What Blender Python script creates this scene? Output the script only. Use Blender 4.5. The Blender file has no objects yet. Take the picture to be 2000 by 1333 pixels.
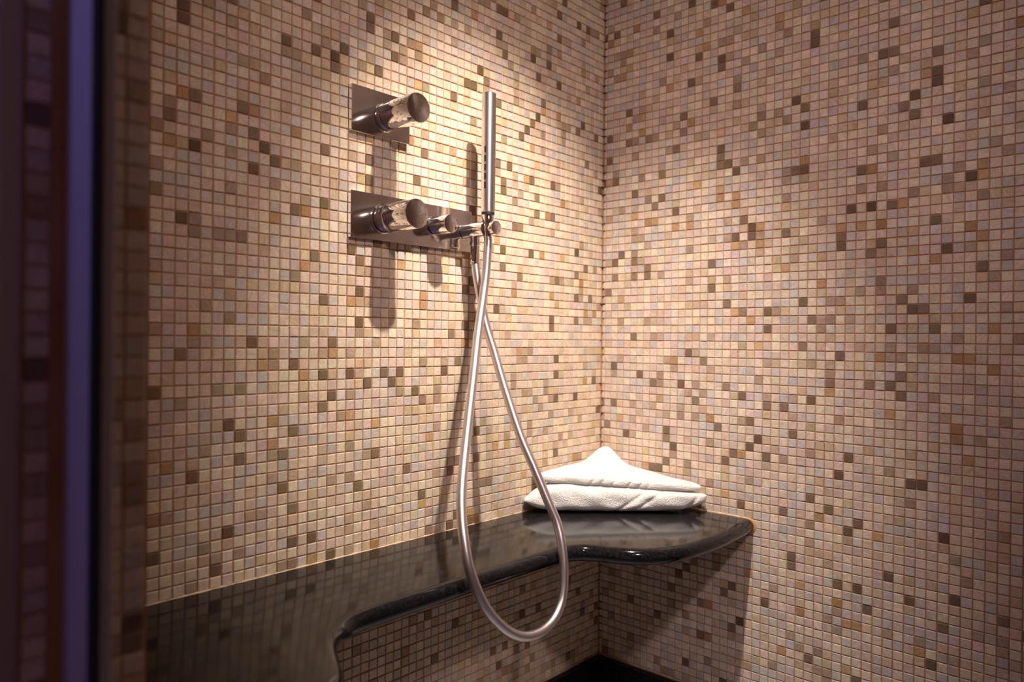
import bpy, bmesh, math, random
import numpy as np
from mathutils import Vector, Matrix

# ------------------------------------------------------------------ camera, light, exposure
P = 0.016                      # mosaic row pitch in metres; "rows" below are multiples of it
PC = P * 1.022                 # mosaic column pitch
ZB = 0.46                      # height of the bench top
F_PX, YAW, CAM_U, CAM_Q, CAM_K, ROLL, PITCH = 1453.1, 0.73631, 84.396, 59.788, 21.018, 0.01003, -0.00255
sc = bpy.context.scene


def W(u, q, k):
    """rows left of the corner, rows off the left wall, rows above the bench -> metres"""
    return Vector((-u * P, -q * P, ZB + k * P))


CAM = W(CAM_U, CAM_Q, CAM_K)
FW = Vector((math.cos(YAW) * math.cos(PITCH), math.sin(YAW) * math.cos(PITCH), math.sin(PITCH)))
R0 = Vector((math.sin(YAW), -math.cos(YAW), 0))
U0 = R0.cross(FW)
RT = R0 * math.cos(ROLL) + U0 * math.sin(ROLL)
UP = U0 * math.cos(ROLL) - R0 * math.sin(ROLL)
cam_data = bpy.data.cameras.new('camera')
cam_data.sensor_width = 36.0
cam_data.lens = F_PX / 2000 * 36.0
cam_data.clip_start = 0.01
cam_data.dof.use_dof = True
cam_data.dof.focus_distance = 1.25
cam_data.dof.aperture_fstop = 3.0
cam = bpy.data.objects.new('camera', cam_data)
cam.matrix_world = Matrix(((RT.x, UP.x, -FW.x, CAM.x), (RT.y, UP.y, -FW.y, CAM.y), (RT.z, UP.z, -FW.z, CAM.z), (0, 0, 0, 1)))
sc.collection.objects.link(cam)
sc.camera = cam

world = bpy.data.worlds.new('world')
sc.world = world
world.use_nodes = True
world.node_tree.nodes['Background'].inputs[0].default_value = (0.30, 0.24, 0.36, 1)
world.node_tree.nodes['Background'].inputs[1].default_value = 0.02


def lamp(name, kind, loc, target, energy, color, **kw):
    d = bpy.data.lights.new(name, kind)
    d.energy = energy
    d.color = color
    for a, v in kw.items():
        setattr(d, a, v)
    o = bpy.data.objects.new(name, d)
    o.location = loc
    o.rotation_euler = (Vector(target) - Vector(loc)).to_track_quat('-Z', 'Y').to_euler()
    sc.collection.objects.link(o)
    return o


lamp('shower_spotlight', 'SPOT', W(37.5, 32, 84), W(13.5, -2, -12), 124, (1.0, 0.90, 0.79),
     spot_size=math.radians(61), spot_blend=1.0, shadow_soft_size=0.014)
lamp('second_shower_spotlight', 'SPOT', (-1.16, -1.36, 1.65), W(17, 8, 28), 39, (1.0, 0.79, 0.79),
     spot_size=math.radians(62), spot_blend=1.0, shadow_soft_size=0.06)
lamp('added_soft_fill', 'AREA', (-0.50, -0.55, 2.28), (-0.50, -0.55, 0.0), 2.0, (1.0, 0.82, 0.72), shape='SQUARE', size=0.5)  # added fill light for all the walls, not a fixture of the shower
lamp('added_reflection_fill', 'SPOT', (-0.30, -1.10, 2.22), (0.0, -0.95, 1.62), 8, (1.0, 0.86, 0.76),  # added spot: brightens the right wall that the chrome plates and knobs mirror
     spot_size=math.radians(44), spot_blend=1.0, shadow_soft_size=0.03)
lamp('blue_accent_light', 'SPOT', (-1.62, -0.28, 2.25), (-1.19, -0.43, 1.34), 62.0, (0.30, 0.28, 1.0),
     spot_size=math.radians(36), spot_blend=1.0, shadow_soft_size=0.05)
lamp('bathroom_wall_light', 'AREA', (-2.4, -0.5, 1.9), (-3.2, -0.5, 1.3), 12.0, (0.85, 0.60, 0.95), shape='DISK', size=0.3)

vs = sc.view_settings
vs.view_transform = 'Standard'
vs.look = 'None'
vs.gamma = 1.0
vs.use_curve_mapping = False
vs.exposure = 0.0

# ------------------------------------------------------------------ helpers
random.seed(7)
rng = np.random.default_rng(11)
COL = sc.collection


def lin(c):
    return tuple(((v / 255) / 12.92 if v / 255 <= 0.04045 else ((v / 255 + 0.055) / 1.055) ** 2.4) for v in c)


def new_mat(name):
    m = bpy.data.materials.new(name)
    m.use_nodes = True
    nt = m.node_tree
    return m, nt, nt.nodes['Principled BSDF']


def simple(name, color, rough=0.5, metal=0.0, bump=None, spec=0.5, vary=None):
    m, nt, b = new_mat(name)
    b.inputs['Base Color'].default_value = (*color, 1)
    b.inputs['Roughness'].default_value = rough
    b.inputs['Metallic'].default_value = metal
    b.inputs['Specular IOR Level'].default_value = spec
    tc = nt.nodes.new('ShaderNodeTexCoord')
    if vary:
        n = nt.nodes.new('ShaderNodeTexNoise')
        n.inputs['Scale'].default_value = vary[0]
        n.inputs['Detail'].default_value = 4
        r = nt.nodes.new('ShaderNodeValToRGB')
        r.color_ramp.elements[0].position = 0.35
        r.color_ramp.elements[1].position = 0.7
        r.color_ramp.elements[0].color = (*color, 1)
        r.color_ramp.elements[1].color = (*vary[1], 1)
        nt.links.new(tc.outputs['Object'], n.inputs['Vector'])
        nt.links.new(n.outputs['Fac'], r.inputs['Fac'])
        nt.links.new(r.outputs['Color'], b.inputs['Base Color'])
    if bump:
        n = nt.nodes.new('ShaderNodeTexNoise')
        n.inputs['Scale'].default_value = bump[0]
        n.inputs['Detail'].default_value = 3
        bp = nt.nodes.new('ShaderNodeBump')
        bp.inputs['Strength'].default_value = bump[1]
        bp.inputs['Distance'].default_value = bump[2]
        nt.links.new(tc.outputs['Object'], n.inputs['Vector'])
        nt.links.new(n.outputs['Fac'], bp.inputs['Height'])
        nt.links.new(bp.outputs['Normal'], b.inputs['Normal'])
    return m


def tile_material(name, per_object):
    m, nt, b = new_mat(name)
    N, L = nt.nodes.new, nt.links.new
    tc = N('ShaderNodeTexCoord')
    if per_object:
        oi = N('ShaderNodeObjectInfo')
        col, rnd = oi.outputs['Color'], oi.outputs['Random']
    else:
        a = N('ShaderNodeAttribute'); a.attribute_name = 'tile_color'
        a2 = N('ShaderNodeAttribute'); a2.attribute_name = 'tile_rand'
        col, rnd = a.outputs['Color'], a2.outputs['Fac']
    wmul = N('ShaderNodeMath'); wmul.operation = 'MULTIPLY'; wmul.inputs[1].default_value = 57.0
    L(rnd, wmul.inputs[0])
    # rotate the streak direction from tile to tile
    ang = N('ShaderNodeMath'); ang.operation = 'MULTIPLY'; ang.inputs[1].default_value = 37.0
    L(rnd, ang.inputs[0])
    rot = N('ShaderNodeVectorRotate'); rot.rotation_type = 'EULER_XYZ'
    comb = N('ShaderNodeCombineXYZ')
    L(ang.outputs[0], comb.inputs['X']); L(ang.outputs[0], comb.inputs['Y'])
    L(tc.outputs['Object'], rot.inputs['Vector']); L(comb.outputs[0], rot.inputs['Rotation'])
    mp = N('ShaderNodeMapping'); mp.inputs['Scale'].default_value = (60, 60, 330)
    L(rot.outputs[0], mp.inputs['Vector'])
    n1 = N('ShaderNodeTexNoise'); n1.noise_dimensions = '4D'
    n1.inputs['Scale'].default_value = 1.0; n1.inputs['Detail'].default_value = 3; n1.inputs['Distortion'].default_value = 1.2
    L(mp.outputs[0], n1.inputs['Vector']); L(wmul.outputs[0], n1.inputs['W'])
    n2 = N('ShaderNodeTexNoise'); n2.noise_dimensions = '4D'
    n2.inputs['Scale'].default_value = 95.0; n2.inputs['Detail'].default_value = 1
    L(tc.outputs['Object'], n2.inputs['Vector']); L(wmul.outputs[0], n2.inputs['W'])
    # streaks lighten / darken, blotches pull towards ochre
    r1 = N('ShaderNodeMapRange'); r1.inputs['From Min'].default_value = 0.25; r1.inputs['From Max'].default_value = 0.75
    r1.inputs['To Min'].default_value = 0.78; r1.inputs['To Max'].default_value = 1.19
    L(n1.outputs['Fac'], r1.inputs['Value'])
    mul = N('ShaderNodeVectorMath'); mul.operation = 'SCALE'
    L(col, mul.inputs[0]); L(r1.outputs[0], mul.inputs['Scale'])
    r2 = N('ShaderNodeMapRange'); r2.inputs['From Min'].default_value = 0.50; r2.inputs['From Max'].default_value = 0.80
    r2.inputs['To Min'].default_value = 0.0; r2.inputs['To Max'].default_value = 0.4
    L(n2.outputs['Fac'], r2.inputs['Value'])
    mx = N('ShaderNodeMix'); mx.data_type = 'RGBA'; mx.blend_type = 'MULTIPLY'
    L(r2.outputs[0], mx.inputs['Factor']); L(mul.outputs[0], mx.inputs['A'])
    mx.inputs['B'].default_value = (0.92, 0.78, 0.62, 1)
    L(mx.outputs['Result'], b.inputs['Base Color'])
    b.inputs['Roughness'].default_value = 0.34
    b.inputs['Specular IOR Level'].default_value = 0.45
    bp = N('ShaderNodeBump'); bp.inputs['Strength'].default_value = 0.25; bp.inputs['Distance'].default_value = 0.0006
    L(n1.outputs['Fac'], bp.inputs['Height']); L(bp.outputs['Normal'], b.inputs['Normal'])
    return m


def mosaic_paint(name):
    """far mosaic walls that stand outside the picture: brick-texture mosaic"""
    m, nt, b = new_mat(name)
    tc = nt.nodes.new('ShaderNodeTexCoord')
    mp = nt.nodes.new('ShaderNodeMapping')
    br = nt.nodes.new('ShaderNodeTexBrick')
    br.offset = 0.0
    br.inputs['Scale'].default_value = 1.0
    br.inputs['Brick Width'].default_value = PC
    br.inputs['Row Height'].default_value = P
    br.inputs['Mortar Size'].default_value = 0.0007
    br.inputs['Color1'].default_value = (*lin((206, 180, 158)), 1)
    br.inputs['Color2'].default_value = (*lin((150, 122, 100)), 1)
    br.inputs['Mortar'].default_value = (*lin((170, 130, 96)), 1)
    sp = nt.nodes.new('ShaderNodeSeparateXYZ'); cb = nt.nodes.new('ShaderNodeCombineXYZ')
    ad = nt.nodes.new('ShaderNodeMath')
    nt.links.new(tc.outputs['Object'], sp.inputs[0])
    nt.links.new(sp.outputs['X'], ad.inputs[0]); nt.links.new(sp.outputs['Y'], ad.inputs[1])
    nt.links.new(ad.outputs[0], cb.inputs['X']); nt.links.new(sp.outputs['Z'], cb.inputs['Y'])
    nt.links.new(cb.outputs[0], br.inputs['Vector'])
    nt.links.new(br.outputs['Color'], b.inputs['Base Color'])
    b.inputs['Roughness'].default_value = 0.4
    return m


M = {}
M['grout'] = simple('grout', lin((196, 152, 112)), 0.9, bump=(900, 0.4, 0.0006), vary=(14, lin((176, 124, 84))))
M['tile'] = tile_material('glass_mosaic', False)
M['tile_piece'] = tile_material('glass_mosaic_piece', True)
M['mosaic_far'] = mosaic_paint('mosaic_far')
M['chrome'] = simple('chrome', (0.90, 0.87, 0.86), 0.06, 1.0)
M['plate'] = simple('mirror_plate', (0.94, 0.90, 0.87), 0.10, 1.0)
M['satin'] = simple('satin_steel', (0.74, 0.69, 0.69), 0.30, 1.0)
M['black'] = simple('black_rubber', (0.006, 0.006, 0.007), 0.5)
M['void'] = simple('grout_void', (0.03, 0.018, 0.01), 0.9)
M['sealant'] = simple('sealant', lin((214, 188, 156)), 0.55, vary=(60, lin((192, 156, 118))))
M['stained_sealant'] = simple('stained_sealant', lin((206, 164, 118)), 0.6, vary=(60, lin((176, 118, 70))))
M['floor'] = simple('floor_stone', lin((176, 172, 172)), 0.45, vary=(9, lin((156, 150, 150))))
M['ceiling'] = simple('ceiling_paint', lin((190, 176, 165)), 0.9)
M['bath_wall'] = simple('bathroom_paint', lin((120, 104, 118)), 0.8)
M['frame'] = simple('anodised_frame', (0.42, 0.40, 0.44), 0.45, 0.25)
M['trim'] = simple('corner_trim', (0.45, 0.40, 0.42), 0.35, 0.8)


def granite():
    m, nt, b = new_mat('black_granite')
    tc = nt.nodes.new('ShaderNodeTexCoord')
    v = nt.nodes.new('ShaderNodeTexVoronoi'); v.inputs['Scale'].default_value = 420
    n = nt.nodes.new('ShaderNodeTexNoise'); n.inputs['Scale'].default_value = 160; n.inputs['Detail'].default_value = 5
    r = nt.nodes.new('ShaderNodeValToRGB')
    r.color_ramp.elements[0].position = 0.45; r.color_ramp.elements[0].color = (0.006, 0.0055, 0.0065, 1)
    r.color_ramp.elements[1].position = 0.85; r.color_ramp.elements[1].color = (0.020, 0.018, 0.020, 1)
    mm = nt.nodes.new('ShaderNodeMath'); mm.operation = 'MULTIPLY'
    nt.links.new(tc.outputs['Object'], v.inputs['Vector']); nt.links.new(tc.outputs['Object'], n.inputs['Vector'])
    sep = nt.nodes.new('ShaderNodeSeparateColor')
    nt.links.new(v.outputs['Color'], sep.inputs[0])
    nt.links.new(sep.outputs['Red'], mm.inputs[0]); mm.inputs[1].default_value = 1.0
    mix = nt.nodes.new('ShaderNodeMath'); mix.operation = 'ADD'
    sc1 = nt.nodes.new('ShaderNodeMath'); sc1.operation = 'MULTIPLY'; sc1.inputs[1].default_value = 0.35
    nt.links.new(mm.outputs[0], sc1.inputs[0])
    sc2 = nt.nodes.new('ShaderNodeMath'); sc2.operation = 'MULTIPLY'; sc2.inputs[1].default_value = 0.75
    nt.links.new(n.outputs['Fac'], sc2.inputs[0])
    nt.links.new(sc1.outputs[0], mix.inputs[0]); nt.links.new(sc2.outputs[0], mix.inputs[1])
    nt.links.new(mix.outputs[0], r.inputs['Fac']); nt.links.new(r.outputs['Color'], b.inputs['Base Color'])
    b.inputs['Roughness'].default_value = 0.11
    b.inputs['Specular IOR Level'].default_value = 0.4
    b.inputs['IOR'].default_value = 1.5
    return m


def hose_material():
    m, nt, b = new_mat('steel_hose')
    b.inputs['Base Color'].default_value = (0.76, 0.70, 0.71, 1)
    b.inputs['Metallic'].default_value = 1.0
    b.inputs['Roughness'].default_value = 0.36
    uv = nt.nodes.new('ShaderNodeAttribute'); uv.attribute_name = 'along'
    w = nt.nodes.new('ShaderNodeMath'); w.operation = 'MULTIPLY'; w.inputs[1].default_value = 2 * math.pi / 0.0022
    s = nt.nodes.new('ShaderNodeMath'); s.operation = 'SINE'
    bp = nt.nodes.new('ShaderNodeBump'); bp.inputs['Strength'].default_value = 0.12; bp.inputs['Distance'].default_value = 0.0003
    nt.links.new(uv.outputs['Fac'], w.inputs[0]); nt.links.new(w.outputs[0], s.inputs[0])
    nt.links.new(s.outputs[0], bp.inputs['Height']); nt.links.new(bp.outputs['Normal'], b.inputs['Normal'])
    return m


def terry():
    m, nt, b = new_mat('white_terry')
    b.inputs['Base Color'].default_value = (0.86, 0.83, 0.80, 1)
    b.inputs['Roughness'].default_value = 0.95
    b.inputs['Specular IOR Level'].default_value = 0.1
    b.inputs['Sheen Weight'].default_value = 0.35
    tc = nt.nodes.new('ShaderNodeTexCoord')
    v = nt.nodes.new('ShaderNodeTexVoronoi'); v.inputs['Scale'].default_value = 620
    n = nt.nodes.new('ShaderNodeTexNoise'); n.inputs['Scale'].default_value = 90; n.inputs['Detail'].default_value = 4
    ad = nt.nodes.new('ShaderNodeMath')
    bp = nt.nodes.new('ShaderNodeBump'); bp.inputs['Strength'].default_value = 0.8; bp.inputs['Distance'].default_value = 0.0020
    nt.links.new(tc.outputs['Object'], v.inputs['Vector']); nt.links.new(tc.outputs['Object'], n.inputs['Vector'])
    nt.links.new(v.outputs['Distance'], ad.inputs[0]); nt.links.new(n.outputs['Fac'], ad.inputs[1])
    nt.links.new(ad.outputs[0], bp.inputs['Height']); nt.links.new(bp.outputs['Normal'], b.inputs['Normal'])
    return m


M['granite'] = granite()
M['hose'] = hose_material()
M['terry'] = terry()


def obj(name, verts, faces, mat, parent=None, smooth=False, origin=None, auto=None):
    """one mesh object; vertices given in metres in the room, stored relative to origin / parent"""
    o_loc = Vector(origin) if origin is not None else (parent.matrix_world.translation if parent else Vector((0, 0, 0)))
    me = bpy.data.meshes.new(name)
    me.from_pydata([tuple(Vector(v) - o_loc) for v in verts], [], faces)
    me.materials.append(M[mat])
    if smooth:
        me.polygons.foreach_set('use_smooth', [True] * len(me.polygons))
    me.update()
    o = bpy.data.objects.new(name, me)
    COL.objects.link(o)
    if parent:
        o.parent = parent
        o.location = o_loc - parent.matrix_world.translation
    else:
        o.location = o_loc
    o.matrix_world  # noqa
    if auto is not None:
        bm = bmesh.new(); bm.from_mesh(me)
        bmesh.ops.recalc_face_normals(bm, faces=bm.faces)
        for e in bm.edges:
            if len(e.link_faces) == 2 and e.calc_face_angle(0) > auto:
                e.smooth = False
        for f in bm.faces:
            f.smooth = True
        bm.to_mesh(me); bm.free()
    return o


def empty(name, loc, label, cat, group=None):
    o = bpy.data.objects.new(name, None)
    o.empty_display_size = 0.03
    o.location = loc
    COL.objects.link(o)
    o.matrix_world = Matrix.Translation(loc)
    tag(o, label, cat, group)
    return o


def tag(o, label=None, cat=None, group=None, kind=None):
    for k, v in (('label', label), ('category', cat), ('group', group), ('kind', kind)):
        if v:
            o[k] = v
    return o


def box_vf(a, b):
    x0, x1 = sorted((a[0], b[0])); y0, y1 = sorted((a[1], b[1])); z0, z1 = sorted((a[2], b[2]))
    v = [(x0, y0, z0), (x1, y0, z0), (x1, y1, z0), (x0, y1, z0), (x0, y0, z1), (x1, y0, z1), (x1, y1, z1), (x0, y1, z1)]
    f = [(0, 3, 2, 1), (4, 5, 6, 7), (0, 1, 5, 4), (1, 2, 6, 5), (2, 3, 7, 6), (3, 0, 4, 7)]
    return v, f


def box(name, a, b, mat, parent=None, bevel=0.0, seg=2):
    v, f = box_vf(a, b)
    o = obj(name, v, f, mat, parent)
    if bevel:
        bm = bmesh.new(); bm.from_mesh(o.data)
        bmesh.ops.bevel(bm, geom=list(bm.edges), offset=bevel, segments=seg, affect='EDGES', profile=0.5)
        for fc in bm.faces:
            fc.smooth = False
        bm.to_mesh(o.data); bm.free()
    return o


def lathe(name, profile, base, axis, mat, parent=None, seg=64):
    """profile: (radius, distance along axis) pairs; radius 0 closes an end"""
    ax = Vector(axis).normalized()
    s = ax.orthogonal().normalized(); t = ax.cross(s)
    base = Vector(base)
    verts, faces, rings = [], [], []
    for r, d in profile:
        if r <= 1e-9:
            rings.append([len(verts)]); verts.append(base + ax * d)
        else:
            rings.append(list(range(len(verts), len(verts) + seg)))
            for i in range(seg):
                a = 2 * math.pi * i / seg
                verts.append(base + ax * d + (s * math.cos(a) + t * math.sin(a)) * r)
    for A, B in zip(rings[:-1], rings[1:]):
        for i in range(seg):
            j = (i + 1) % seg
            if len(A) == 1 and len(B) == 1:
                continue
            if len(A) == 1:
                faces.append((A[0], B[i], B[j]))
            elif len(B) == 1:
                faces.append((A[i], B[0], A[j]))
            else:
                faces.append((A[i], B[i], B[j], A[j]))
    return obj(name, verts, faces, mat, parent, auto=math.radians(35))


def rounded_cyl(r, d0, d1, e=0.0008):
    return [(0, d0), (r - e, d0), (r, d0 + e), (r, d1 - e), (r - e * 0.3, d1 - e * 0.3), (r - e, d1), (0, d1)]


def project(p):
    d = Vector(p) - CAM
    z = d.dot(FW)
    if z <= 0.01:
        return None
    return 1000 + F_PX * d.dot(RT) / z, 666.5 - F_PX * d.dot(UP) / z, z


def ray_y(x, y, q):
    d = FW + RT * ((x - 1000) / F_PX) - UP * ((y - 666.5) / F_PX)
    return CAM + d * ((-q * P - CAM.y) / d.y)


# ------------------------------------------------------------------ room shell
CEIL = 2.30
ENTRY_U0, ENTRY_U1, JAMB_Q = -ray_y(290, 666, 23).x / P, -ray_y(2, 666, 23).x / P, 23.0
XE0, XE1, YJ = -ENTRY_U0 * P, -ENTRY_U1 * P, -JAMB_Q * P
YOPP = -1.75


def shell(name, a, b, mat, kind='structure'):
    return tag(box(name, a, b, mat), kind=kind)


wall_left = shell('wall_left', (XE0, 0, 0), (0.0, 0.12, CEIL), 'grout')
wall_right = shell('wall_right', (0, YOPP, 0), (0.12, 0.12, CEIL), 'grout')
wall_entry = shell('wall_entry', (XE0, YJ, 0), (XE1, 0.12, CEIL), 'grout')
shell('wall_opposite', (-3.2, YOPP - 0.12, 0), (0.12, YOPP, CEIL), 'mosaic_far')
shell('wall_bathroom_rear', (-3.32, YOPP - 0.12, 0), (-3.2, 0.92, CEIL), 'bath_wall')
shell('wall_bathroom_side', (-3.2, 0.80, 0), (XE1, 0.92, CEIL), 'bath_wall')
shell('wall_bathroom_front', (XE1, 0.12, 0), (XE0, 0.92, CEIL), 'bath_wall')
shell('floor', (-3.2, YOPP, -0.05), (0, 0.80, 0), 'floor')
shell('ceiling', (-3.32, YOPP - 0.12, CEIL), (0.12, 0.92, CEIL + 0.05), 'ceiling')

BASE_TOP = ZB - 22.4 * P
shell('baseboard_left', (XE0, -0.012, 0), (0.0, 0.0, BASE_TOP), 'granite')
shell('baseboard_right', (-0.012, YOPP, 0), (0, -0.012, BASE_TOP), 'granite')

# ------------------------------------------------------------------ mosaic
PALETTE = [  # share, sRGB colour of the tile itself, spread
    (0.38, (219, 202, 184), 5), (0.23, (211, 191, 179), 5), (0.17, (200, 190, 185), 5), (0.09, (204, 182, 158), 7),
    (0.02, (184, 150, 116), 9), (0.06, (174, 153, 136), 8), (0.05, (128, 108, 92), 10)]
SHARES = np.array([p[0] for p in PALETTE]); SHARES /= SHARES.sum()


def tile_colours(n, shift=(0, 0, 0)):
    idx = rng.choice(len(PALETTE), n, p=SHARES)
    base = np.array([p[1] for p in PALETTE], float)[idx]
    sp = np.array([p[2] for p in PALETTE], float)[idx]
    c = base + rng.normal(0, 1, (n, 1)) * sp[:, None] + rng.normal(0, 2.2, (n, 3)) + np.array(shift)
    c = np.clip(c, 20, 245) / 255
    return np.where(c <= 0.04045, c / 12.92, ((c + 0.055) / 1.055) ** 2.4)


def tile_grid(s0, s1, phase, z0, z1):
    """cells of the mosaic: along s (metres from the corner) and z; paper-backed sheets give slightly wider seams"""
    n0, n1 = math.floor(s0 / PC - phase), math.ceil(s1 / PC - phase)
    k0, k1 = math.floor((z0 - ZB) / P), math.ceil((z1 - ZB) / P)
    out = []
    offs = {}
    for n in range(n0, n1):
        for k in range(k0, k1):
            sh = ((n + 6) // 20, (k - 4) // 20)
            if sh not in offs:
                offs[sh] = (rng.normal(0, 0.00022), rng.normal(0, 0.00016))
            a = max((n + phase) * PC, s0); b = min((n + 1 + phase) * PC, s1)
            c = max(ZB + k * P, z0); d = min(ZB + (k + 1) * P, z1)
            if b - a < 0.004 or d - c < 0.004:
                continue
            full = abs(b - a - PC) < 1e-6 and abs(d - c - P) < 1e-6
            gx, gz = 0.00070, 0.00078
            if (n + 6) % 20 == 0:
                a += 0.0004
            os, oz = offs[sh] if full else (0, 0)
            out.append(((a + b) / 2 + os, (c + d) / 2 + oz, (b - a) / 2 - gx, (d - c) / 2 - gz, full))
    return out


def lay_mosaic(wall, cells, to_world, rotz, name, colour_shift=(0, 0, 0), keep=lambda s, z: True, max_pieces=300, view=(300, 2000)):
    """cells -> up to 300 largest-looking tiles as pieces, the rest as one mesh; normal is local -Y"""
    cells = [c for c in cells if keep(c[0], c[1])]
    n = len(cells)
    arr = np.array([c[:4] for c in cells])
    arr[:, :2] += rng.normal(0, 0.00012, (n, 2))
    arr[:, 2:] *= 1 + rng.normal(0, 0.008, (n, 2))
    cols = tile_colours(n, colour_shift)
    rnd = rng.random(n)
    depth = 0.0019 + rng.normal(0, 0.00022, n)
    tilt = rng.normal(0, 0.012, (n, 2))
    # how large each tile shows in the photograph
    area = np.zeros(n)
    for i, c in enumerate(cells):
        if not c[4]:
            continue
        pr = project(to_world(arr[i, 0], arr[i, 1], 0.0))
        if pr is None or not (view[0] + 8 < pr[0] < view[1] - 8 and 8 < pr[1] < 1325):
            continue
        q = [project(to_world(arr[i, 0] + dx, arr[i, 1] + dz, 0)) for dx, dz in ((0, 0), (PC, 0), (0, P))]
        area[i] = abs((q[1][0] - q[0][0]) * (q[2][1] - q[0][1]) - (q[1][1] - q[0][1]) * (q[2][0] - q[0][0]))
    pick = [i for i in np.argsort(-area)[:max_pieces] if area[i] > 0]
    picked = np.zeros(n, bool); picked[pick] = True
    bev = 0.0008

    def tile_verts(hx, hz):
        h = [(-1, -1), (1, -1), (1, 1), (-1, 1)]
        v = [(a * hx, 0.0008, b * hz) for a, b in h]
        v += [(a * hx, -1.0 + bev / 0.0015, b * hz) for a, b in h]
        v += [(a * (hx - bev), -1.0, b * (hz - bev)) for a, b in h]
        return np.array(v)
    F = [(8, 9, 10, 11)] + [(i, (i + 1) % 4, 4 + (i + 1) % 4, 4 + i) for i in range(4)] + [(4 + i, 4 + (i + 1) % 4, 8 + (i + 1) % 4, 8 + i) for i in range(4)]
    F = np.array(F[0:1] + F[1:])
    # --- the rest, one mesh
    rest = np.where(~picked)[0]
    verts = np.empty((len(rest) * 12, 3))
    R = np.array(Matrix.Rotation(rotz, 3, 'Z'))
    for m_, i in enumerate(rest):
        s, z, hx, hz = arr[i]
        v = tile_verts(hx, hz)
        front = v[:, 1] < 0
        v[:, 1] = np.where(front, v[:, 1] * depth[i] + tilt[i, 0] * v[:, 0] + tilt[i, 1] * v[:, 2], v[:, 1])
        verts[m_ * 12:(m_ + 1) * 12] = v @ R.T + np.array(to_world(s, z, 0.0))
    faces = (F[None, :, :] + (np.arange(len(rest)) * 12)[:, None, None]).reshape(-1, 4)
    me = bpy.data.meshes.new(name)
    me.vertices.add(len(verts)); me.vertices.foreach_set('co', verts.astype(np.float32).ravel())
    me.loops.add(faces.size); me.loops.foreach_set('vertex_index', faces.astype(np.int32).ravel())
    me.polygons.add(len(faces))
    me.polygons.foreach_set('loop_start', np.arange(0, faces.size, 4, dtype=np.int32))
    me.polygons.foreach_set('loop_total', np.full(len(faces), 4, dtype=np.int32))
    me.update(calc_edges=True)
    me.polygons.foreach_set('use_smooth', np.zeros(len(faces), bool))
    a = me.attributes.new('tile_color', 'FLOAT_COLOR', 'FACE')
    fc = np.ones((len(faces), 4), np.float32); fc[:, :3] = np.repeat(cols[rest], 9, axis=0)
    a.data.foreach_set('color', fc.ravel())
    a = me.attributes.new('tile_rand', 'FLOAT', 'FACE')
    a.data.foreach_set('value', np.repeat(rnd[rest], 9).astype(np.float32))
    me.materials.append(M['tile'])
    me.validate()
    o = bpy.data.objects.new(name, me)
    COL.objects.link(o); o.parent = wall
    tag(o, kind='stuff')
    # --- the pieces, sharing one mesh
    hx, hz = PC / 2 - 0.0007, P / 2 - 0.00078
    pv = tile_verts(hx, hz); pv[:, 1] = np.where(pv[:, 1] < 0, pv[:, 1] * 0.0015, pv[:, 1])
    pm = bpy.data.meshes.new('tile')
    pm.from_pydata([tuple(v) for v in pv], [], [tuple(int(i) for i in f) for f in F])
    pm.materials.append(M['tile_piece'])
    for i in pick:
        s, z, ahx, ahz = arr[i]
        t = bpy.data.objects.new('tile', pm)
        t.location = to_world(s, z, 0.0)
        t.rotation_euler = (-tilt[i, 1], 0, rotz + tilt[i, 0] * 1.0)
        t.scale = (ahx / hx, depth[i] / 0.0015, ahz / hz)
        t.color = (*cols[i], 1)
        t.parent = wall
        COL.objects.link(t)
    return o


Z_LO = BASE_TOP + 0.002
# plates and bench hide nothing of the mosaic; tiles run on behind them
lay_mosaic(wall_left, tile_grid(0.0009, -XE0 - 0.001, 0.29, Z_LO, CEIL), lambda s, z, d: (-s, -d, z), 0.0, 'mosaic_rest', (3, 1, -6))
lay_mosaic(wall_right, tile_grid(0.0022, -YOPP, 0.56, Z_LO, CEIL), lambda s, z, d: (-d, -s, z), -math.pi / 2, 'mosaic_rest', (0, 0, 0))
XF0, XF1 = ray_y(225, 666, 27.4).x, ray_y(195, 666, 27.4).x     # metal door frame on the reveal
lay_mosaic(wall_entry, tile_grid(-XE0 + 0.0005, -XE1 - 0.012, 0.29, Z_LO, CEIL), lambda s, z, d: (-s, YJ - d, z), 0.0, 'mosaic_rest', (-4, -6, -8),
           keep=lambda s, z: not (XF1 - 0.006 < -s < XF0 + 0.006), view=(0, 300))

# dark pinholes where the rows meet in the corner
pv, pf = [], []
for k in range(-20, 68):
    for side in (0, 1):
        if rng.random() < (0.72 if side else 0.35):
            r = 0.0011 + rng.random() * 0.0009
            w = r * (1.1 + rng.random() * 1.3)
            zc = ZB + k * P + rng.normal(0, 0.0006)
            if side:
                a, b = (-0.0026, -0.0045 - w, zc - r * .6), (0.001, -0.0045 + w, zc + r * .6)
            else:
                a, b = (-0.0055 - w, -0.0026, zc - r * .6), (-0.0055 + w, 0.001, zc + r * .6)
            v, f = box_vf(a, b)
            pf += [tuple(i + len(pv) for i in q) for q in f]; pv += v
tag(obj('grout_pinholes', pv, pf, 'void', wall_right), kind='stuff')

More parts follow.
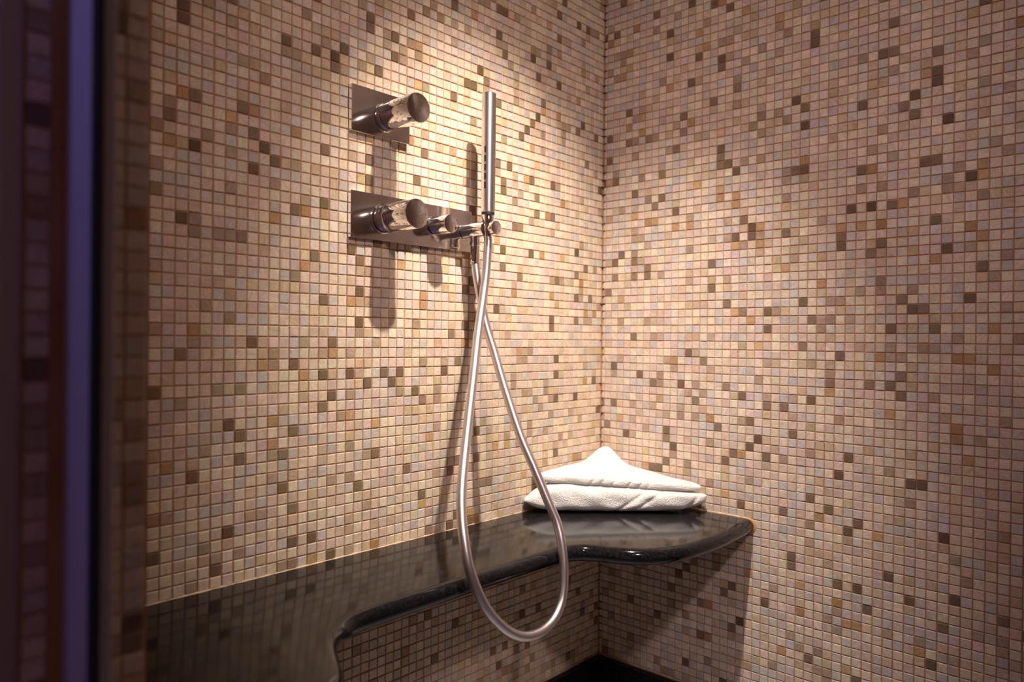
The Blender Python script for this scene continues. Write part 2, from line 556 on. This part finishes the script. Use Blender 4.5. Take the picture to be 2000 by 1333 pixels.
# ------------------------------------------------------------------ bench
flat = [(-0.0, 21.35), (4.0, 21.7), (8.35, 21.9), (12.0, 21.75), (15.0, 21.4), (17.2, 20.75), (18.8, 19.9), (20.2, 18.6), (21.1, 17.0), (21.8, 15.3),
        (22.7, 13.9), (24.2, 13.0), (26.0, 12.62), (29.5, 12.5), (34, 12.5), (40, 12.5), (46, 12.5), (49.5, 12.62), (51.4, 13.0), (52.8, 13.7),
        (54.0, 14.7), (55.0, 16.0), (55.9, 17.6), (56.8, 19.2), (58.1, 20.7), (59.8, 21.5), (62.5, 21.9), (66, 22.0), (ENTRY_U0, 22.0)]


def catmull(pts, per=8):
    pts = [np.array(p, float) for p in pts]
    ext = [2 * pts[0] - pts[1]] + pts + [2 * pts[-1] - pts[-2]]
    out = []
    for i in range(1, len(ext) - 2):
        p0, p1, p2, p3 = ext[i - 1:i + 3]
        for j in range(per):
            t = j / per
            out.append(0.5 * ((2 * p1) + (-p0 + p2) * t + (2 * p0 - 5 * p1 + 4 * p2 - p3) * t * t + (-p0 + 3 * p1 - 3 * p2 + p3) * t ** 3))
    out.append(pts[-1])
    return np.array(out)


fl = catmull(flat, 6)
tan = np.gradient(fl, axis=0); tan /= np.linalg.norm(tan, axis=1)[:, None]
nrm = np.stack([-tan[:, 1], tan[:, 0]], 1)            # outward: increasing q
nrm[nrm[:, 1] < -0.999] *= 1
nrm = np.where((nrm[:, 1] < 0)[:, None] & (np.abs(nrm[:, 1]) > 0.3)[:, None], -nrm, nrm)
T = 1.72                                              # slab thickness in rows
r_b = T / 2
prof = [(r_b * math.sin(a), -r_b + r_b * math.cos(a)) for a in np.linspace(0, math.pi, 15)]
bench = empty('shower_bench', W(35, 6, -T), 'black granite corner bench with wavy rounded front edge', 'bench')
bv, bf = [], []
npf, nfl = len(prof), len(fl)
for (u, q), (nu, nq) in zip(fl, nrm):
    for d, dz in prof:
        bv.append(W(min(max(u + nu * d, 0.0), ENTRY_U0), q + nq * d, dz))
for i in range(nfl - 1):
    for j in range(npf - 1):
        a = i * npf + j
        bf.append((a, a + 1, a + npf + 1, a + npf))
tb = len(bv)
for (u, q) in fl:
    bv.append(W(u, 0, 0)); bv.append(W(u, 0, -T))
for i in range(nfl - 1):
    bf.append((i * npf, (i + 1) * npf, tb + 2 * (i + 1), tb + 2 * i))
    bf.append((i * npf + npf - 1, tb + 2 * i + 1, tb + 2 * (i + 1) + 1, (i + 1) * npf + npf - 1))
    bf.append((tb + 2 * i, tb + 2 * (i + 1), tb + 2 * (i + 1) + 1, tb + 2 * i + 1))
for i in (0, nfl - 1):
    bf.append(tuple(i * npf + j for j in range(npf)) + (tb + 2 * i + 1, tb + 2 * i))
obj('bench_slab', bv, bf, 'granite', bench, auto=math.radians(40))

# sealant along the walls
def strip(name, pts, h, t, mat, normal_axis, parent):
    v, f = [], []
    for i, p in enumerate(pts):
        p = Vector(p)
        out = Vector((0, -1, 0)) if normal_axis == 'y' else Vector((-1, 0, 0))
        wob = 1 + 0.18 * math.sin(i * 1.7) + 0.12 * math.sin(i * 0.63)
        v += [p, p + out * t * wob, p + out * t * 0.75 * wob + Vector((0, 0, h * 0.55 * wob)), p + out * t * 0.3 + Vector((0, 0, h * wob))]
    for i in range(len(pts) - 1):
        for j in range(3):
            f.append((4 * i + j, 4 * i + j + 1, 4 * i + j + 5, 4 * i + j + 4))
    return obj(name, v, f, mat, parent, smooth=True)


strip('sealant_strip', [W(u, 0.0, -0.02) for u in np.linspace(0, ENTRY_U0, 140)], 0.0016, 0.0036, 'sealant', 'y', bench)
strip('sealant_strip', [W(0, q, -0.02) for q in np.linspace(0, 21.4, 50)], 0.0030, 0.0042, 'sealant', 'x', bench)
# bead round the bench end on the right wall
bead_v, bead_f = [], []
for i, a in enumerate(np.linspace(0, math.pi, 18)):
    grow = 0.16 + 0.28 * math.sin(a) ** 1.5
    for d, off in ((0, 0.26), (grow * 0.6, 0.22), (grow, 0.06)):
        bead_v.append(W(off, 21.3 + (r_b + d) * math.sin(a), -r_b + (r_b + d) * math.cos(a)))
for i in range(17):
    for j in range(2):
        bead_f.append((3 * i + j, 3 * i + j + 1, 3 * i + j + 4, 3 * i + j + 3))
obj('sealant_bead', bead_v, bead_f, 'stained_sealant', bench, smooth=True)

# ------------------------------------------------------------------ valve plates on the left wall
OUT = Vector((0, -1, 0))
PLATE_Q = 0.62
S = P


def plate(name, u0, u1, k0, k1, parent):
    return box(name, W(u0, PLATE_Q, k0), W(u1, 0.06, k1), 'plate', parent, bevel=0.0006)


UK = 37.85
kn_r = 1.42 * S
up = empty('shower_valve', W(38.6, 0, 43.1), 'square chrome wall plate with single round knob, above the mixer', 'shower valve')
plate('plate', 42.2, 35.05, 40.85, 45.33, up)
lathe('collar', rounded_cyl(kn_r * 0.98, PLATE_Q * S, 0.95 * S, 0.0006), W(UK, 0, 43.05), OUT, 'chrome', up)
lathe('gap_ring', rounded_cyl(kn_r * 0.90, 0.9 * S, 1.12 * S, 0.0003), W(UK, 0, 43.05), OUT, 'black', up)
lathe('knob', rounded_cyl(kn_r, 1.08 * S, 5.3 * S, 0.0007), W(UK, 0, 43.05), OUT, 'chrome', up)

mix = empty('shower_mixer', W(34.2, 0, 32.9), 'long chrome wall plate with two knobs and the hand shower holder', 'shower mixer')
plate('plate', 42.2, 26.0, 30.65, 35.16, mix)
KC = 32.95
lathe('collar', rounded_cyl(kn_r * 1.0, PLATE_Q * S, 0.98 * S, 0.0005), W(UK, 0, KC), OUT, 'chrome', mix)
lathe('gap_ring', rounded_cyl(kn_r * 0.92, 0.9 * S, 1.1 * S, 0.0003), W(UK, 0, KC), OUT, 'black', mix)
lathe('scale_ring', rounded_cyl(kn_r * 1.06, 1.06 * S, 1.62 * S, 0.0006), W(UK, 0, KC), OUT, 'chrome', mix)
lathe('gap_ring', rounded_cyl(kn_r * 0.94, 1.55 * S, 1.74 * S, 0.0003), W(UK, 0, KC), OUT, 'black', mix)
lathe('temperature_knob', rounded_cyl(kn_r, 1.7 * S, 5.2 * S, 0.0007), W(UK, 0, KC), OUT, 'chrome', mix)
UD = 31.5
lathe('gap_ring', rounded_cyl(0.90 * S, PLATE_Q * S, 0.80 * S, 0.0003), W(UD, 0, KC), OUT, 'black', mix)
lathe('diverter_knob', rounded_cyl(0.97 * S, 0.78 * S, 3.2 * S, 0.0007), W(UD, 0, KC), OUT, 'chrome', mix)
UA, QS = 27.05, 4.15
lathe('gap_ring', rounded_cyl(0.80 * S, PLATE_Q * S, 0.74 * S, 0.0003), W(UA, 0, 32.85), OUT, 'black', mix)
lathe('holder_arm', rounded_cyl(0.84 * S, 0.72 * S, 3.95 * S, 0.0006), W(UA, 0, 32.85), OUT, 'chrome', mix)
lathe('holder_pin', rounded_cyl(0.42 * S, 3.9 * S, 4.95 * S, 0.0005), W(UA, 0, 32.85), OUT, 'chrome', mix)
lathe('holder_button', rounded_cyl(0.74 * S, 4.92 * S, 5.45 * S, 0.0008), W(UA, 0, 32.85), OUT, 'chrome', mix)
DOWN = Vector((0, 0, -1))
QO = 2.25
lathe('outlet', [(0, 0), (0.54 * S, 0), (0.54 * S, 0.98 * S), (0.50 * S, 1.02 * S), (0, 1.02 * S)], W(UA, QO, 32.5), DOWN, 'chrome', mix)

# ------------------------------------------------------------------ hand shower
hs = empty('hand_shower', W(UA, QS, 31.9), 'slim chrome stick hand shower standing upright in the wall holder', 'hand shower')
UPV = Vector((0, 0, 1))
top_k, bot_k = 47.35, 34.55
rs = 0.755 * S
lathe('body', [(0, 0), (rs - 0.0012, 0), (rs, 0.0012), (rs, (top_k - bot_k) * S - 0.0012), (rs - 0.0012, (top_k - bot_k) * S), (0, (top_k - bot_k) * S)],
      W(UA, QS, bot_k), UPV, 'satin', hs)
lathe('gap_ring', rounded_cyl(rs * 0.93, 0, 0.28 * S, 0.0003), W(UA, QS, bot_k - 0.24), UPV, 'black', hs)
lathe('cone', [(0, 0), (0.47 * S, 0), (0.49 * S, 0.0006), (0.66 * S, 2.32 * S), (0.64 * S, 2.36 * S), (0, 2.36 * S)], W(UA, QS, bot_k - 2.56), UPV, 'chrome', hs)
# spray slots down the side that faces the wall
for i in range(5):
    k = 41.2 - i * 0.95
    a = math.radians(196)
    side = Vector((math.cos(a), math.sin(a), 0))
    perp = Vector((-side.y, side.x, 0))
    c = W(UA, QS, k) + side * (rs - 0.0003)
    hw, hh, th = 0.0017, 0.0055, 0.0009
    v = []
    for dz in (-hh, hh):
        for w, d in ((-hw, -0.0012), (hw, -0.0012), (hw, 0.0005), (-hw, 0.0005)):
            v.append(c + perp * w + side * d + Vector((0, 0, dz)))
    obj('spray_slot', v, [(0, 3, 2, 1), (4, 5, 6, 7), (0, 1, 5, 4), (1, 2, 6, 5), (2, 3, 7, 6), (3, 0, 4, 7)], 'black', hs)

# ------------------------------------------------------------------ hose
hose_pts = [(27.05, 4.15, 32.0), (27.05, 4.2, 31.1), (27.44, 4.35, 28.25), (28.1, 4.65, 25.85), (29.82, 5.6, 21.66), (31.82, 7.0, 17.49), (34.99, 9.3, 11.55),
            (37.47, 11.3, 7.56), (38.6, 12.5, 5.2), (39.15, 13.4, 3.4), (39.3, 14.1, 1.47), (38.88, 14.5, -0.25), (38.02, 14.8, -2.1), (36.83, 15.0, -3.65),
            (35.09, 15.2, -5.2), (33.1, 15.3, -6.15), (30.91, 15.3, -6.35), (28.97, 15.2, -5.85), (27.6, 15.0, -4.75), (26.89, 14.8, -3.2), (26.45, 14.45, -1.0),
            (26.2, 13.9, 1.0), (26.05, 13.2, 2.7), (26.3, 12.3, 4.6), (26.63, 10.6, 7.98), (26.85, 8.9, 11.1), (26.7, 6.5, 15.86), (26.6, 4.8, 19.72),
            (26.75, 3.7, 22.58), (26.88, 2.95, 25.59), (27.0, 2.5, 27.82), (27.05, 2.27, 29.5), (27.05, 2.25, 30.4)]
path = catmull(hose_pts, 14)


def tube(name, path, r, mat, parent, seg=20):
    pts = [W(*p) for p in path]
    v, f, along = [], [], []
    L_, prev = 0.0, None
    ref = None
    for i, p in enumerate(pts):
        t = (pts[min(i + 1, len(pts) - 1)] - pts[max(i - 1, 0)]).normalized()
        if ref is None:
            ref = t.orthogonal().normalized()
        ref = (ref - t * ref.dot(t)).normalized()
        b = t.cross(ref)
        if prev is not None:
            L_ += (p - prev).length
        prev = p
        for j in range(seg):
            a = 2 * math.pi * j / seg
            v.append(p + (ref * math.cos(a) + b * math.sin(a)) * r); along.append(L_)
    for i in range(len(pts) - 1):
        for j in range(seg):
            k = (j + 1) % seg
            f.append((i * seg + j, i * seg + k, (i + 1) * seg + k, (i + 1) * seg + j))
    o = obj(name, v, f, mat, parent, smooth=True)
    at = o.data.attributes.new('along', 'FLOAT', 'POINT')
    at.data.foreach_set('value', np.array(along, np.float32))
    return o


hose = empty('shower_hose', W(31, 15.3, -6.4), 'steel shower hose looping down over the bench edge', 'hose')
tube('hose_tube', path, 0.46 * S, 'hose', hose)
lathe('hose_nut', [(0, 0), (0.60 * S, 0), (0.60 * S, 0.35 * S), (0.52 * S, 0.40 * S), (0.50 * S, 2.15 * S), (0.55 * S, 2.2 * S), (0.55 * S, 2.32 * S), (0, 2.32 * S)],
      W(UA, QO, 31.52), DOWN, 'chrome', hose)

# ------------------------------------------------------------------ towel
towel = empty('folded_towel', W(6, 6, 0), 'folded white terry towel pushed into the bench corner', 'towel')
ZC = (Vector((0, 0, ZB)) - CAM).dot(FW) / P                 # corner depth seen from where the photographer stood, in rows
XC = Vector((0 - CAM.x, 0 - CAM.y, 0)).dot(R0) / P
F2 = Vector((math.cos(YAW), math.sin(YAW), 0))


def T_w(X, Z, k):
    """chord coordinates across the corner: X along the towel front, Z towards the corner"""
    base = Vector((0, 0, 0)) + R0 * ((X - XC) * P) + F2 * ((Z - ZC) * P)
    return Vector((base.x, base.y, ZB + k * P))


def outline(poly, rad, n):
    """rounded polygon sampled at n points"""
    pts = [np.array(p, float) for p in poly]
    m = len(pts)
    curve = []
    for i in range(m):
        a, b, c = pts[i - 1], pts[i], pts[(i + 1) % m]
        ra = min(rad[i], np.linalg.norm(a - b) * .48, np.linalg.norm(c - b) * .48)
        p0 = b + (a - b) / np.linalg.norm(a - b) * ra
        p2 = b + (c - b) / np.linalg.norm(c - b) * ra
        for t in np.linspace(0, 1, 14):
            curve.append((1 - t) ** 2 * p0 + 2 * t * (1 - t) * b + t * t * p2)
    curve = np.array(curve + [curve[0]])
    d = np.concatenate([[0], np.cumsum(np.linalg.norm(np.diff(curve, axis=0), axis=1))])
    s = np.linspace(0, d[-1], n, endpoint=False)
    return np.stack([np.interp(s, d, curve[:, 0]), np.interp(s, d, curve[:, 1])], 1)


def noise2(x, y, s):
    return (math.sin(x * s + 1.3) * math.cos(y * s * 1.17 + 0.4) + 0.5 * math.sin(x * s * 2.3 + y * s * 1.9 + 2.1)) / 1.5


def pillow(name, poly, rad, centre, ktop, kbot, kmid, grooves, n=280, rings=40, ex=3.2):
    ol = outline(poly, rad, n)
    c = np.array(centre)
    v, f = [], []

    def ring(rho, top):
        ids = []
        for p in ol:
            X, Z = c + (p - c) * rho
            x_ = ex(X) if callable(ex) else ex
            e = max(0.0, 1 - rho ** x_) ** (1 / x_)
            km = kmid(X, Z)
            k = km + ((ktop(X, Z) - km) if top else (kbot(X, Z) - km)) * e
            dX, dZ, dk = grooves(X, Z, k, rho)
            ids.append(len(v)); v.append(T_w(X + dX, Z + dZ, k + dk))
        return ids
    rhos = list(1 - (1 - np.linspace(0, 1, rings)[1:]) ** 2.2)
    X, Z = c
    v.append(T_w(X, Z, ktop(X, Z))); top0 = 0
    prev = None
    for rho in rhos:
        cur = ring(rho, True)
        if prev is None:
            f += [(top0, cur[i], cur[(i + 1) % n]) for i in range(n)]
        else:
            f += [(prev[i], cur[i], cur[(i + 1) % n], prev[(i + 1) % n]) for i in range(n)]
        prev = cur
    for rho in rhos[-2::-1]:
        cur = ring(rho, False)
        f += [(prev[i], cur[i], cur[(i + 1) % n], prev[(i + 1) % n]) for i in range(n)]
        prev = cur
    v.append(T_w(X, Z, kbot(X, Z)))
    f += [(prev[i], len(v) - 1, prev[(i + 1) % n]) for i in range(n)]
    o = obj(name, v, f, 'terry', towel, smooth=True)
    bm = bmesh.new(); bm.from_mesh(o.data); bmesh.ops.recalc_face_normals(bm, faces=bm.faces); bm.to_mesh(o.data); bm.free()
    return o


def g(x, s):
    return math.exp(-(x / s) ** 2)


def low_grooves(X, Z, k, rho):
    front = max(0.0, min(1.0, (91.6 - Z) / 1.6))
    d = 0.0
    for x0, w, a in ((12.6, 0.30, 0.20), (14.6, 0.28, 0.17)):
        d += a * g(X - (x0 + 1.45 * (k - 0.2)), w) * front
    d += -0.12 * g(X - (13.6 + 1.45 * (k - 0.2)), 0.55) * front
    d += 0.22 * g(X - (21.0 + 0.75 * k), 0.3) * front
    d += 0.14 * noise2(X, k * 2, 0.7) * front
    d += 0.18 * g(X - 10.5, 1.6) * g(k - 1.1, 0.8) * front
    return 0, d, 0.05 * noise2(X, Z, 0.9)


def up_grooves(X, Z, k, rho):
    front = max(0.0, min(1.0, (92.2 - Z) / 1.6))
    d = 0.0
    for x0, a in ((9.9, .20), (11.2, .19), (12.6, .16), (14.7, .19), (16.0, .18), (17.1, .15)):
        d += a * g(X - (x0 + 0.9 * (k - 3.9)), 0.17) * front * max(0.0, min(1.0, (5.0 - k) / 1.0))
    d += 0.10 * noise2(X, k * 2, 0.8) * front
    return 0, d, 0.07 * noise2(X, Z, 0.8)


def lt(X):
    return 3.85 - max(0, X - 6) * 0.062


pillow('lower_fold',
       [(1.7, 89.1), (22.8, 89.6), (24.3, 90.8), (13.2, 100.6), (11.2, 100.6), (1.5, 90.4)],
       [1.2, 2.2, 0.9, 1.2, 1.2, 0.8], (12.4, 93.5),
       lambda X, Z: lt(X), lambda X, Z: 0.06, lambda X, Z: 1.55 + max(0.0, X - 15) * 0.06, low_grooves,
       ex=lambda X: 1.75 + 1.5 * max(0.0, min(1.0, (X - 2) / 4.0)) - 0.6 * max(0.0, min(1.0, (X - 18) / 5.0)))


def up_top(X, Z):
    base = 5.0 - max(0, X - 8) * 0.075 - max(0, 4.0 - X) * 0.06
    back = 0.45 * max(0.0, min(1.0, (Z - 91) / 5))
    peak = 2.2 * math.exp(-((X - 12.6) / (2.3 if X < 12.6 else 1.9)) ** 2) * math.exp(-((Z - 98.2) / 3.2) ** 2)
    return base + back + peak + 0.06 * noise2(X, Z, 0.6)


pillow('upper_fold',
       [(3.1, 89.9), (22.2, 90.0), (23.7, 91.1), (13.2, 100.8), (11.2, 100.8), (2.9, 91.2)],
       [1.0, 2.0, 0.9, 1.2, 1.2, 0.8], (12.4, 94.0),
       up_top, lambda X, Z: lt(X) - 0.55, lambda X, Z: lt(X) + 0.28, up_grooves, ex=2.8)

# ------------------------------------------------------------------ door frame on the entry reveal
QF = 27.4 * P
door_frame = empty('door_frame', ((XF0 + XF1) / 2, YJ, 0.0), 'blurred metal shower door frame standing on the mosaic entry reveal', 'door frame')
tag(door_frame, kind='thing')
box('frame_profile', (XF0, -QF, 0.0), (XF1, YJ + 0.0005, CEIL - 0.02), 'frame', door_frame, bevel=0.0015)
box('rubber_seal', (XF1 + 0.001, -QF - 0.0035, 0.0), (XF1 - 0.004, -QF + 0.008, CEIL - 0.02), 'black', door_frame, bevel=0.0015)
tag(box('trim_1', (XE1 - 0.003, YJ - 0.003, 0.0), (XE1 + 0.010, YJ + 0.02, CEIL), 'trim', bevel=0.001), kind='structure')
